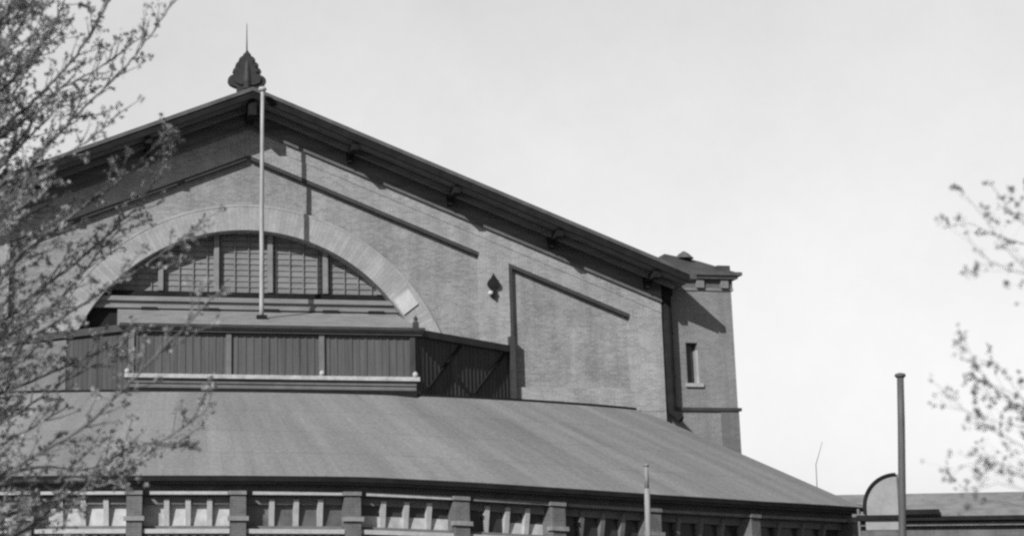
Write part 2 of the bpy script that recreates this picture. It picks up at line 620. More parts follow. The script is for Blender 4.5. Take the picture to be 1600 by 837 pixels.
def block(mb, a0, a1, r0, r1, d0, d1):     # curved block: angles, radii r0 < r1, heights below the roof edge
    n = max(1, int(math.ceil((a1 - a0) / 1.5)))
    for k in range(n):
        p, q = a0 + (a1 - a0) * k / n, a0 + (a1 - a0) * (k + 1) / n
        mb.hexa([cyl(p, r1, d0), cyl(q, r1, d0), cyl(q, r0, d0), cyl(p, r0, d0),
                 cyl(p, r1, d1), cyl(q, r1, d1), cyl(q, r0, d1), cyl(p, r0, d1)])


annex = thing('curved_annex', 'low curved annex with a broad pale roof and a row of small windows', 'building', (ACX, -5, 0))
ar = MB()
ar.uv = []
NA, NR = 90, 10
for i in range(NA + 1):
    f = i / NA
    at = -32.5 + 65.1 * f
    ae = A0 + (A1 - A0) * f
    pe, pt = Vector(cyl(ae, RE, 0)), Vector(cyl(at, RTOP, z=7.92))
    for j in range(NR + 1):
        u = j / NR
        ar.v.append(tuple(pe.lerp(pt, u)))
        ar.uv.append((f, u))
for i in range(NA):
    for j in range(NR):
        a = i * (NR + 1) + j
        ar.f.append((a, a + NR + 1, a + NR + 2, a + 1))
# returning slopes behind both ends
for side, i in ((-1, 0), (1, NA)):
    a = i * (NR + 1)
    e_, t_ = ar.v[a], ar.v[a + NR]
    k = len(ar.v)
    ar.v += [(e_[0] + side * .3, 14, e_[2]), (t_[0] + side * .1, 14, t_[2])]
    ar.uv += [(.5, 0), (.5, 1)]
    ar.f.append((a, k, k + 1, a + NR) if side < 0 else (a, a + NR, k + 1, k))
aroof = ar.build('roof', M['annex_roof'], annex)
# terrace between the sloping roof and the hall
tr = MB()
vs = [cyl(-32.5 + 65.1 * k / 40, RTOP - .02, z=7.86) for k in range(41)]
vs += [(X0 + HW - .05, -.02, 7.86), (X0 - HW + .05, -.02, 7.86)]
tr.add(vs, [tuple(range(len(vs)))])
tr.build('roof_terrace', M['terrace'], annex)
fl = MB()
for k in range(60):
    a, q = -32.5 + 65.1 * k / 60, -32.5 + 65.1 * (k + 1) / 60
    fl.hexa([cyl(a, RTOP + .06, z=7.90), cyl(q, RTOP + .06, z=7.90), cyl(q, RTOP - .2, z=7.90), cyl(a, RTOP - .2, z=7.90),
             cyl(a, RTOP + .06, z=7.98), cyl(q, RTOP + .06, z=7.98), cyl(q, RTOP - .2, z=7.98), cyl(a, RTOP - .2, z=7.98)])
fl.build('roof_flashing', M['dark'], annex)
gt = MB()
block(gt, A0, A1 - .6, RE - .08, RE + .10, -.17, -.02)
gt.build('gutter', M['dark'], annex)
ev = MB()
block(ev, A0 + .05, A1 - .3, RW - .2, RE - .081, -.24, -.03)
ev.build('eaves', M['soffit'], annex)

STN = [-34.6, -29.0, -23.4, -17.8, -12.13, -6.76, -1.72, 3.96, 9.61, 15.01, 21.09, 28.66, 39.2]   # right edge of every pier
wl = MB()
block(wl, A0 + .1, A1 - .2, RW - .45, RW - .0, -.60, -.24)            # frieze
block(wl, A0 + .1, A1 - .2, RW - .45, RW - .0, -1.95, -1.62)          # under the windows
for k in range(64):
    a, q = A0 + .1 + (A1 - A0 - .3) * k / 64, A0 + .1 + (A1 - A0 - .3) * (k + 1) / 64
    p = [cyl(x, r_, z=0) for x, r_ in ((a, RW), (q, RW), (q, RW - .45), (a, RW - .45))]
    p2 = [cyl(x, r_, -1.95) for x, r_ in ((a, RW), (q, RW), (q, RW - .45), (a, RW - .45))]
    wl.hexa(p + p2)
for side, i in ((-1, A0 + .1), (1, A1 - .2)):
    c_ = cyl(i, RW - .3, z=0)
    wl.box(c_[0] - .2, c_[0] + .2, c_[1], 14, 0, 3.4)
wl.build('wall', M['brick_annex'], annex)
dn = MB()          # toothed brick course, one strip
a, k = -16., 0
while a < 30:
    r_ = RW + (.10 if k % 2 else .003)
    for q in (a, a + .22):
        dn.v += [cyl(q, RW - .05, -1.93), cyl(q, r_, -1.93), cyl(q, r_, -1.80), cyl(q, RW - .05, -1.80)]
    a += .22
    k += 1
for i in range(len(dn.v) // 4 - 1):
    o = i * 4
    dn.f += [(o, o + 4, o + 5, o + 1), (o + 1, o + 5, o + 6, o + 2), (o + 2, o + 6, o + 7, o + 3)]
dn.build('dentil_course', M['brick_light'], annex)

PW = .76       # pier width in degrees
kinds = {-6.76: 'w', -1.72: 'w', 3.96: 'g', 9.61: 'h', 15.01: 'l', 21.09: 'd', 28.66: 'd', 39.2: 'd', -12.13: 'w'}
for k in range(len(STN)):
    a1 = STN[k]
    a0 = STN[k - 1] if k else A0 + .1
    pl = a1 - PW
    # pier
    pm = MB()
    block(pm, pl, a1, RW - .4, RW + .34, -1.95, -.62)
    pi_ = pm.build('pier', M['brick_annex'], annex)
    pm = MB()
    block(pm, pl - .12, a1 + .12, RW + .1, RW + .42, -1.38, -1.24)
    pm.build('pier_band', M['offwhite'], pi_)
    pm = MB()
    block(pm, pl - .10, a1 + .02, RW + .001, RW + .40, -.58, -.46)
    pm.build('pier_cap', M['stone_trim'], pi_)
    if k == 0:
        continue
    wa, wb = a0 + .02, pl - .02
    # ledge above, sill below, dark head
    lm = MB()
    block(lm, a0 + .35, pl - .12, RW + .001, RW + .20, -.57, -.47)
    fr_ = MB()
    # window frame: head, bottom rail and three wedge-shaped mullions that stand deeper at the top
    kd = kinds.get(a1, 'g')
    block(fr_, wa, wb, RW - .30, RW - .12, -.86, -.61)
    win = fr_.build('window', M['frame'], annex)
    fr_ = MB()
    block(fr_, wa, wb, RW - .30, RW - .10, -1.62, -1.53)
    fr_.build('bottom_rail', M['frame'], win)
    for j in range(1, 4):
        am = wa + (wb - wa) * (j / 4. + .02)
        h = .13
        mu = MB()
        mu.hexa([cyl(am - h, RW - .20, -1.53), cyl(am + h, RW - .20, -1.53), cyl(am + h, RW - .30, -1.53), cyl(am - h, RW - .30, -1.53),
                 cyl(am - h, RW - .02, -.70), cyl(am + h, RW - .02, -.70), cyl(am + h, RW - .30, -.70), cyl(am - h, RW - .30, -.70)])
        mu.build('mullion', M['white'] if kd != 'd' else M['frame'], win)
    pn = MB()
    block(pn, wa - .2, wb + .2, RW - .36, RW - .295, -1.60, -.62)
    pn.build('pane', {'w': M['blind'], 'g': M['pane_grey'], 'h': M['pane_dark'], 'l': M['pane_dark'], 'd': M['pane_dark']}[kd], win)
    if kd in 'hl':      # white half-blinds behind the lower glass
        bl = MB()
        block(bl, wa + (0 if kd == 'h' else (wb - wa) * .52), wb, RW - .30, RW - .27, -1.53, -1.18)
        bl.build('blind', M['blind'], win)
    lm.build('ledge', M['white'] if a1 < 12 else M['stone_trim'], win)  # darker material to the right: fading sunlight put into the colour
    sm = MB()
    block(sm, a0 + .03, pl - .03, RW - .10, RW + .22, -1.77, -1.63)
    sm.build('sill', M['white'] if a1 < 16 else M['stone_trim'], win)  # right bays toned down the same way, for the grazing sun

# thin rod standing on the annex roof edge
rod = MB()
rod.tube([(22.30, -1.0, 4.4), (22.33, -1, 5.7), (22.66, -1, 6.6)], [.018, .014, .008], 6)
tag(rod.build('roof_rod', M['pole_grey']), 'thin bent rod standing on the far end of the pale annex roof', 'rod')

# ------------------------------------------------------------------ lantern on the terrace
lan = thing('roof_lantern', 'dark boarded lantern with splayed sides on the annex roof under the half-round window', 'lantern', (X0 + .4, -2, 7.86))
FLX, FRX, FYL = -5.15, 5.52, -4.0
ELX, ERX, EYL = -9.6, 10.30, -.02
LB, LT = 7.9, 10.36


def face_box(mb, p, q, off0, off1, z0, z1, s0=0., s1=1.):     # along the side p->q of the plan, offset outward
    p, q = Vector((p[0], p[1], 0)), Vector((q[0], q[1], 0))
    t_ = (q - p).normalized()
    nrm = Vector((t_.y, -t_.x, 0))
    L = (q - p).length
    a_, b_ = p + t_ * (L * s0), p + t_ * (L * s1)
    c = [a_ + nrm * off1, b_ + nrm * off1, b_ + nrm * off0, a_ + nrm * off0]
    mb.hexa([(v.x, v.y, z0) for v in c] + [(v.x, v.y, z1) for v in c])


PF = ((FLX, FYL), (FRX, FYL))
PR = ((FRX, FYL), (ERX, EYL))
PL_ = ((ELX, EYL), (FLX, FYL))
m = MB()
face_box(m, *PF, -.22, -.02, 8.6, 10.12)
k = .0
while k < 1:      # upright battens on the front
    face_box(m, *PF, -.021, -.005 + rnd.random() * .016, 8.62, 10.10, k, k + .009)
    k += .0245 + rnd.random() * .004
m.build('front_boards', M['board'], lan)
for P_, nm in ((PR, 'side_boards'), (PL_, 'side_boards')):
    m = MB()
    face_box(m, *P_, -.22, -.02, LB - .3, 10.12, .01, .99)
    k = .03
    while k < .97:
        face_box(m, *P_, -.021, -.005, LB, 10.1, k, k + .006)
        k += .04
    sd = m.build(nm, M['board_shaded'], lan)
    p, q = Vector((P_[0][0], P_[0][1], 0)), Vector((P_[1][0], P_[1][1], 0))
    nrm = Vector(((q - p).normalized().y, -(q - p).normalized().x, 0))
    for s0, s1 in (((.12, .45), (.58, .93)) if P_ is PR else ()):
        m = MB()
        a_, b_ = p.lerp(q, s0) + nrm * .02, p.lerp(q, s1) + nrm * .02
        m.bar((a_.x, a_.y, 8.25), (b_.x, b_.y, 10.05), .08, .10)
        m.build('brace', M['dark'], sd)
m = MB()
face_box(m, *PL_, -.02, .03, LB, 10.08, .03, .50)
m.build('pale_panel', M['frame'], lan)
m = MB()
face_box(m, *PF, -.22, .0, LB - .3, 8.26)
face_box(m, *PF, -.22, .05, 8.26, 8.42)
m.build('plinth', M['frame'], lan)
m = MB()
face_box(m, *PF, .051, .12, LB - .3, 8.08, -.005, 1.0)
m.build('base_strip', M['dark'], lan)
m = MB()
face_box(m, *PF, -.2, .17, 8.43, 8.58, -.01, 1.01)
m.build('ledge', M['ledge'], lan)
for s in (.012, .345, .668, .988):
    m = MB()
    face_box(m, *PF, -.02, .08, 8.58, 10.12, s - .009, s + .009)
    m.build('post', M['frame'] if s < .9 else M['cornice'], lan)
for s in (.0, .668, .995):
    m = MB()
    c = (FLX + (FRX - FLX) * s, FYL - .12, 8.66)
    m.lathe([(.03, -.1), (.08, -.07), (.11, 0), (.08, .08), (.03, .12)], c, 10)
    m.build('knob', M['white'], lan)
m = MB()
face_box(m, *PF, -.3, .16, 10.121, 10.22, -.02, 1.02)
face_box(m, *PF, -.3, .30, 10.29, 10.40, -.03, 1.03)
m.build('cornice', M['cornice'], lan)
m = MB()
face_box(m, *PF, -.3, .22, 10.221, 10.289, -.025, 1.025)
m.build('cornice_fillet', M['frame'], lan)
for P_ in (PR, PL_):
    m = MB()
    face_box(m, *P_, -.3, .14, 10.125, 10.385, .03, .985)
    m.build('side_cornice', M['cornice'], lan)
m = MB()
m.box(ERX - .12, ERX + .10, -.30, -.02, LB, 10.75)
m.build('end_post', M['cornice'], lan)
m = MB()
m.box(FRX - .10, FRX + .10, FYL - .2, FYL, 10.405, 10.62)
m.lathe([(.10, 0), (.06, .08), (.09, .16), (.02, .26)], (FRX, FYL - .1, 10.62), 8)
m.build('corner_knob', M['cornice'], lan)
m = MB()          # lean-to roof in the middle, flat over the splayed sides
m.hexa([(FLX - .1, FYL + .2, 10.2), (FRX + .05, FYL + .2, 10.2), (FRX + .25, .6, 10.2), (FLX - .3, .6, 10.2),
        (FLX - .1, FYL - .1, 10.42), (FRX + .05, FYL - .1, 10.42), (FRX + .25, .6, 11.72), (FLX - .3, .6, 11.72)])
m.add([(FRX, FYL + .1, 10.30), (ERX - .1, -.01, 10.30), (FRX, -.01, 10.30)], [(0, 1, 2)])
m.add([(FLX, FYL + .1, 10.30), (FLX, -.01, 10.30), (ELX + .1, -.01, 10.30)], [(0, 1, 2)])
lr_ = m.build('roof', M['lean'], lan)

# ------------------------------------------------------------------ poles
fp = thing('flagpole', 'tall pale flagpole standing on the lantern roof before the half-round window', 'flagpole', (-.01, -2.0, 11.04))
m = MB()
m.tube([(-.01, -2, 10.9), (-.01, -2, 11.5), (.0, -2, 15.5), (.02, -2, 18.5), (.03, -2, 20.06)], [.088, .088, .085, .078, .07], 12)
m.build('pole', M['pole'], fp, True)
m = MB()
m.lathe([(.04, 0), (.14, .02), (.17, .08), (.14, .15), (.04, .18)], (.03, -2, 20.05), 12)
m.build('truck', M['white'], fp)
m = MB()
m.box(-.2, .18, -2.2, -1.8, 10.95, 11.12)
m.build('base_plate', M['dark'], fp)

rp = thing('mast', 'tall grey mast with a flat cap standing right of the low roofs', 'mast', (15.4, -19.4, 0))
m = MB()
m.tube([(15.42, -19.4, 0), (15.52, -19.4, 2.5), (15.72, -19.45, 5.6), (15.77, -19.5, 6.86)], [.11, .10, .095, .09], 12)
m.build('pole', M['pole_grey'], rp, True)
m = MB()
m.lathe([(.11, 0), (.13, .02), (.145, .05), (.135, .10), (.05, .13)], (15.77, -19.5, 6.85), 12)
m.build('cap', M['pole_grey'], rp)

tp = thing('thin_pole', 'thin pale pole with a narrower upper section before the annex windows', 'pole', (8, -20.3, 0))
m = MB()
m.tube([(7.98, -20.3, 0), (8.0, -20.3, 2.4), (8.03, -20.3, 3.72)], [.08, .075, .07], 10)
m.build('pole', M['pole_pale'], tp, True)
m = MB()
m.tube([(8.03, -20.3, 3.72), (8.04, -20.3, 4.33)], [.058, .055], 10)
m.tube([(8.04, -20.3, 4.30), (8.04, -20.3, 4.36)], [.075, .075], 10)
m.build('upper_section', M['pole_pale'], tp, True)

# ------------------------------------------------------------------ low shed far right, and the arched screen before it
sh = thing('low_shed', 'long low shed with a dark roof edge beyond the mast', 'shed', (36, 8, 0))
sd_ = Vector((4.34, -2.6, 0)).normalized()
sn = Vector((sd_.y, -sd_.x, 0))        # towards the camera


def shp(s, o, z):
    p = Vector((29.4, 9.6, 0)) + sd_ * s + sn * o
    return (p.x, p.y, z)


def sbox(mb, s0, s1, o0, o1, z0, z1, zb=None):
    zb = z1 if zb is None else zb
    mb.hexa([shp(s0, o1, z0), shp(s1, o1, z0), shp(s1, o0, z0), shp(s0, o0, z0),
             shp(s0, o1, z1), shp(s1, o1, z1), shp(s1, o0, zb), shp(s0, o0, zb)])


m = MB()
sbox(m, -3, 22, -6, 0, 0, 3.9)
m.build('wall', M['brick_annex'], sh)
m = MB()
m.hexa([shp(-3, .5, 3.98), shp(22, .5, 3.98), shp(22, -3, 3.98), shp(-3, -3, 3.98),
        shp(-3, .5, 4.06), shp(22, .5, 4.06), shp(22, -3, 5.16), shp(-2.2, -3, 5.16)])
m.build('roof', M['shed_roof'], sh)
m = MB()
sbox(m, -3.05, 22, .02, .58, 3.78, 3.975)
m.build('gutter', M['dark'], sh)
m = MB()
sbox(m, -3, 12, .001, .30, 3.56, 3.70)
m.build('ledge', M['stone_trim'], sh)
m = MB()
sbox(m, 1.9, 3.6, .3, .8, 4.06, 4.28, 4.30)
m.build('roof_box', M['dark'], sh)

asc = thing('arched_screen', 'quarter-round pale screen with a dark curved rim beside the grey mast', 'screen', (21.9, -6.9, 0))
ax = Vector((1.0, -.52, 0)).normalized()
an = Vector((ax.y, -ax.x, 0))


def asp(s, o, z):
    p = Vector((21.28, -6.58, 0)) + ax * s + an * o
    return (p.x, p.y, z)


W_, H_ = 1.12, 1.18
zb_ = 3.78
arc_ = [(W_ - W_ * math.cos(PI / 2 * k / 14), zb_ + H_ * math.sin(PI / 2 * k / 14)) for k in range(15)]
m = MB()
out = arc_ + [(W_, 3.0), (0, 3.0)]
n_ = len(out)
m.add([asp(x, 0, z) for x, z in out] + [asp(x, -.06, z) for x, z in out],
      [tuple(range(n_)), tuple(range(2 * n_ - 1, n_ - 1, -1))] + [(i, (i + 1) % n_, (i + 1) % n_ + n_, i + n_) for i in range(n_)])
m.build('panel', M['plaster'], asc)
m = MB()
m.tube([asp(x, .02, z) for x, z in [(0.0, 3.55)] + arc_], .062, 8)
m.build('rim', M['dark'], asc)
m = MB()
m.tube([asp(-.22, 0, 0), asp(-.22, 0, 3.75)], .05, 8)
m.tube([asp(W_ + .02, -.05, 0), asp(W_ + .02, -.05, zb_ + H_)], .05, 8)
m.build('post', M['frame'], asc)
m = MB()
m.hexa([asp(-.3, .12, 3.36), asp(W_ + .1, .12, 3.36), asp(W_ + .1, -.1, 3.36), asp(-.3, -.1, 3.36),
        asp(-.3, .12, 3.52), asp(W_ + .1, .12, 3.52), asp(W_ + .1, -.1, 3.52), asp(-.3, -.1, 3.52)])
m.build('rail', M['dark'], asc)

LEFT_BRANCHES = [
    [(-8.17, -42.63, 5.59), (-7.41, -42.34, 6.28), (-6.88, -42.23, 6.91), (-6.35, -42.80, 7.32), (-5.75, -42.31, 8.34)],
    [(-8.13, -41.57, 6.54), (-7.38, -41.75, 7.23), (-6.94, -41.55, 7.84), (-6.60, -42.02, 8.30), (-6.40, -41.27, 9.01)],
    [(-8.13, -40.62, 7.30), (-7.59, -40.69, 7.98), (-7.20, -40.81, 8.55), (-7.05, -40.51, 9.19)],
    [(-8.14, -41.78, 7.44), (-7.73, -41.37, 8.07), (-7.43, -41.47, 8.63)],
    [(-8.14, -42.66, 4.93), (-7.74, -42.62, 5.60), (-7.20, -42.30, 6.22), (-6.69, -42.67, 6.52), (-6.45, -42.99, 6.66)],
    [(-8.12, -41.79, 4.65), (-7.56, -41.65, 5.29), (-6.89, -41.64, 5.85), (-6.30, -41.87, 6.28), (-5.80, -41.57, 6.90)],
    [(-8.18, -40.72, 4.19), (-7.50, -40.74, 4.91), (-6.81, -40.83, 5.47), (-6.12, -40.17, 6.30), (-5.65, -40.41, 6.98)],
    [(-8.02, -42.70, 3.65), (-7.27, -42.99, 4.18), (-6.58, -42.31, 4.77), (-5.94, -42.41, 5.18), (-5.38, -41.87, 5.76)],
    [(-8.16, -41.71, 3.46), (-7.30, -41.48, 3.87), (-6.45, -41.50, 4.26), (-5.98, -41.12, 4.56)],
    [(-7.91, -43.77, 2.42), (-7.59, -43.80, 2.62), (-7.13, -43.36, 2.91), (-6.77, -43.34, 3.13), (-6.35, -43.80, 3.51), (-5.88, -44.12, 3.97), (-5.38, -44.38, 4.49)],
    [(-8.05, -42.60, 2.44), (-7.64, -42.85, 2.57), (-6.96, -42.45, 2.63), (-6.38, -42.91, 2.68), (-5.83, -42.20, 3.12), (-5.37, -42.81, 3.43)],
    [(-8.12, -41.80, 2.59), (-7.26, -41.76, 2.82), (-6.75, -41.79, 2.79), (-6.30, -41.10, 2.97)],
    [(-8.15, -41.63, 3.11), (-7.57, -41.77, 3.39), (-6.93, -41.49, 3.88), (-6.26, -41.73, 4.20)],
    [(-8.28, -40.52, 4.37), (-7.66, -40.51, 4.55), (-7.11, -40.48, 4.96), (-6.65, -40.80, 5.48), (-6.34, -41.00, 5.85)],
    [(-8.03, -42.70, 2.07), (-7.30, -42.43, 2.35), (-6.82, -42.73, 2.48), (-6.28, -42.98, 2.64)],
    [(-8.24, -41.62, 1.59), (-7.54, -41.58, 2.02), (-6.90, -41.40, 2.54), (-6.23, -41.30, 3.07), (-5.56, -41.41, 3.15)],
    [(-8.10, -41.73, 6.03), (-7.61, -41.48, 6.74), (-7.24, -41.43, 7.34), (-6.70, -41.50, 7.66), (-6.17, -41.72, 8.02)],
    [(-8.09, -42.73, 7.59), (-7.61, -42.53, 8.06), (-7.40, -42.44, 8.42)],
    [(-8.23, -41.72, 5.42), (-7.66, -41.46, 6.03), (-7.37, -41.50, 6.59), (-7.00, -41.38, 7.04), (-6.81, -41.12, 7.62)],
]
RIGHT_BRANCHES = [
    [(0.43, -49.40, 3.54), (0.08, -49.30, 3.83), (0.05, -49.00, 4.14), (-0.17, -48.95, 4.49)],
    [(0.75, -48.94, 4.02), (0.45, -48.72, 4.31), (0.27, -48.64, 4.63)],
    [(0.16, -49.79, 3.51), (-0.15, -49.57, 3.73), (-0.48, -49.58, 3.88), (-0.50, -49.42, 4.18)],
    [(0.28, -49.41, 2.25), (0.05, -49.11, 2.78), (-0.17, -49.02, 3.06), (-0.34, -49.06, 3.37)],
    [(0.59, -48.98, 2.37), (0.23, -48.79, 2.57), (-0.00, -48.54, 2.83), (-0.21, -48.36, 3.12)],
    [(-0.01, -49.81, 2.14), (-0.36, -49.66, 2.32), (-0.54, -49.45, 2.42), (-0.75, -49.38, 2.31)],
    [(0.32, -49.38, 2.43), (0.08, -49.13, 2.82), (-0.05, -49.07, 3.11), (-0.22, -48.96, 3.22)],
    [(0.69, -48.87, 2.61), (0.34, -48.64, 2.73), (-0.09, -48.52, 2.88), (-0.21, -48.37, 2.94)],
    [(0.17, -49.67, 2.06), (-0.20, -49.55, 2.20), (-0.35, -49.35, 2.27), (-0.65, -49.44, 2.22)],
]


# ------------------------------------------------------------------ trees in young leaf
def spline(pts, step):
    P_ = [Vector(p) for p in pts]
    P_ = [P_[0] * 2 - P_[1]] + P_ + [P_[-1] * 2 - P_[-2]]
    out = []
    for i in range(1, len(P_) - 2):
        p0, p1, p2, p3 = P_[i - 1:i + 3]
        n_ = max(2, int((p2 - p1).length / step))
        for k in range(n_):
            t_ = k / n_
            out.append(.5 * ((2 * p1) + (p2 - p0) * t_ + (2 * p0 - 5 * p1 + 4 * p2 - p3) * t_ * t_ + (3 * p1 - p0 - 3 * p2 + p3) * t_ ** 3))
    out.append(P_[-2])
    return out


def leaf_cluster(mb, p, d, R, size, cnt):
    for _ in range(max(1, int(R.uniform(*cnt) * R.choice((.5, .8, 1, 1.7))))):
        a = Vector((R.gauss(0, 1), R.gauss(0, 1), R.gauss(0, 1))).normalized()
        a = (a + d * .9).normalized()
        sdv = a.cross(Vector((R.gauss(0, 1), R.gauss(0, 1), R.gauss(0, 1)))).normalized()
        L = size * R.uniform(.6, 1.35)
        w_ = L * R.uniform(.28, .45)
        nn = a.cross(sdv) * (L * R.uniform(-.25, .25))
        b0 = p + Vector((R.gauss(0, 1), R.gauss(0, 1), R.gauss(0, 1))) * size * .35
        mb.add([b0, b0 + a * L * .45 + sdv * w_ + nn, b0 + a * L, b0 + a * L * .45 - sdv * w_ + nn], [(0, 1, 2), (0, 2, 3)])


def grow(branch_mb, twig_mb, leaf_mb, pts, R, r0, r1, tstep, tlen, lean, size, cnt, dens, trad):
    sp_ = spline(pts, .09)
    sp_ = [p + Vector((R.gauss(0, .006), R.gauss(0, .006), R.gauss(0, .006))) for p in sp_]
    n_ = len(sp_)
    rad = [r0 + (r1 - r0) * (i / (n_ - 1)) ** .8 for i in range(n_)]
    branch_mb.tube(sp_, rad, 6)
    acc = R.random() * tstep
    for i in range(1, n_ - 1):
        d = (sp_[i + 1] - sp_[i - 1]).normalized()
        acc += (sp_[i] - sp_[i - 1]).length
        if R.random() < dens * .35:
            leaf_cluster(leaf_mb, sp_[i], d, R, size, cnt)
        if acc > tstep:
            acc -= tstep * R.uniform(.7, 1.3)
            rv = Vector((R.gauss(0, 1), R.gauss(0, 1), R.gauss(0, 1)))
            side = (rv - d * rv.dot(d)).normalized()
            td = (d * .9 + side * .75 + lean * .35).normalized()
            L = tlen * R.uniform(.35, 1.1) * (1.1 - .55 * i / n_)
            k = max(3, int(L / .07))
            p = sp_[i]
            tp_ = [p]
            for j in range(k):
                td = (td + Vector((R.gauss(0, .10), R.gauss(0, .10), R.gauss(.03, .10))) + lean * .03).normalized()
                p = p + td * (L / k)
                tp_.append(p)
                if R.random() < dens:
                    leaf_cluster(leaf_mb, p, td, R, size, cnt)
                if R.random() < .16:
                    q = p
                    sd2 = (td + Vector((R.gauss(0, .6), R.gauss(0, .6), R.gauss(.1, .6)))).normalized()
                    t2 = [q]
                    for _ in range(R.randint(1, 3)):
                        q = q + sd2 * .06
                        t2.append(q)
                        if R.random() < dens:
                            leaf_cluster(leaf_mb, q, sd2, R, size, cnt)
                    leaf_cluster(leaf_mb, q, sd2, R, size, cnt)
                    twig_mb.tube(t2, [trad * .6] * len(t2), 4, False)
            leaf_cluster(leaf_mb, p, td, R, size * 1.15, cnt)
            twig_mb.tube(tp_, [trad * (1.15 - .7 * j / k) for j in range(k + 1)], 4, False)
    leaf_cluster(leaf_mb, sp_[-1], d, R, size * 1.2, cnt)


def tree(name, label, base, trunk_pts, trunk_r, polys, R, par, extra, limbs):
    t_ = thing(name, label, 'tree', base)
    tk, tw_, lf = MB(), MB(), MB()
    bm_ = tk
    tsp = spline(trunk_pts, .4)
    tk.tube(tsp, [trunk_r * (1 - .93 * i / (len(tsp) - 1)) for i in range(len(tsp))], 12)
    lpts = []
    for lb in limbs:
        lsp = spline(lb, .15)
        tk.tube(lsp, [par['limb'] * (1 - .84 * i / (len(lsp) - 1)) for i in range(len(lsp))], 9)
        lpts += lsp[4:]
    for pl in polys + extra:
        s0 = Vector(pl[0])
        # every branch leaves the nearest of the main limbs, from a point below its own start
        a = min(lpts, key=lambda q: (q - s0).length + (1.2 if q.z > s0.z - .05 else 0))
        dirv = (Vector(pl[1]) - s0).normalized()
        mid = a.lerp(s0, .55) - dirv * (.18 * (a - s0).length)
        lsp = spline([a, mid, s0], .12)
        rb_ = par['r0'] * R.uniform(.55, 1.15)
        tk.tube(lsp, [rb_ * (1.5 - .5 * i / (len(lsp) - 1)) for i in range(len(lsp))], 7)
        grow(bm_, tw_, lf, pl, R, rb_, par['r1'], par['tstep'], par['tlen'], par['lean'], par['size'], par['cnt'], par['dens'], par['trad'])
    tk.build('trunk', M['bark'], t_, True)
    nf = len(tw_.f)
    tw_.add(lf.v, lf.f)
    tw_.build('crown', M['twig'], t_, False, (M[par['leaf']], nf))
    return t_


R1 = random.Random(4)
extra = []
for _ in range(98):
    s0 = Vector((-8.35 + R1.uniform(-.5, .35), -42.2 + R1.uniform(-1.6, 2.6), R1.uniform(1.6, 8.6)))
    an_ = math.radians(R1.uniform(28, 58))
    L = R1.uniform(.8, 1.75) * (1.0 if s0.z > 5.8 or s0.z < 3.4 else .8)
    dv = Vector((math.cos(an_), R1.uniform(-.3, .3), math.sin(an_)))
    pl = [s0]
    for k in range(4):
        dv = (dv + Vector((R1.gauss(0, .1), R1.gauss(0, .1), R1.gauss(0, .12)))).normalized()
        pl.append(pl[-1] + dv * (L / 4))
    if 3.4 < s0.z < 5.6 and R1.random() < .12:
        continue
    extra.append([tuple(p) for p in pl])
for _ in range(34):         # the side of the crown outside the picture
    s0 = Vector((-12.0 + R1.uniform(-.8, .9), -42.0 + R1.uniform(-1.4, 1.6), R1.uniform(4.5, 9.2)))
    dv = Vector((-.8, R1.uniform(-.7, .7), R1.uniform(.3, .9))).normalized()
    pl = [s0]
    for k in range(4):
        dv = (dv + Vector((R1.gauss(0, .12), R1.gauss(0, .12), R1.gauss(0, .12)))).normalized()
        pl.append(pl[-1] + dv * R1.uniform(.2, .45))
    extra.append([tuple(p) for p in pl])
LIMBS1 = [[(-10.86, -42.05, 1.3), (-9.9, -42.3, 1.55), (-9.1, -42.6, 2.1), (-8.6, -42.8, 2.8)],
          [(-10.8, -42.08, 2.2), (-9.8, -41.4, 2.9), (-9.0, -40.9, 3.9), (-8.5, -40.7, 4.8)],
          [(-10.7, -42.05, 3.2), (-9.8, -42.6, 4.1), (-9.1, -43.0, 5.1), (-8.5, -43.2, 6.0)],
          [(-10.5, -42.0, 4.6), (-9.7, -41.6, 5.5), (-9.1, -41.2, 6.5), (-8.6, -41.0, 7.6)],
          [(-10.45, -42.05, 6.0), (-9.6, -42.5, 7.0), (-9.0, -42.7, 8.0), (-8.5, -42.9, 9.0)],
          [(-10.4, -42.1, 7.4), (-9.7, -41.7, 8.5), (-9.1, -41.2, 9.6)],
          [(-10.65, -42.03, 3.6), (-11.5, -42.5, 4.8), (-12.2, -42.8, 6.4)],
          [(-10.45, -42.0, 5.6), (-11.3, -41.4, 6.9), (-11.9, -40.9, 8.4)],
          [(-10.4, -42.1, 7.6), (-11.0, -42.6, 8.7), (-11.4, -43.0, 9.9)]]
tree('spring_tree', 'big branching tree in young leaf whose limbs cross the left end of the hall', (-10.9, -42, 0),
     [(-10.9, -42, 0), (-10.8, -42.1, 2.5), (-10.5, -42, 5.0), (-10.4, -42.1, 8.0), (-10.2, -42, 10.5)], .30, LEFT_BRANCHES, R1,
     dict(r0=.030, r1=.007, tstep=.135, tlen=.62, lean=Vector((.45, 0, .35)), size=.050, cnt=(3, 7), dens=.40, trad=.0078, leaf='leaf', limb=.085), extra, LIMBS1)

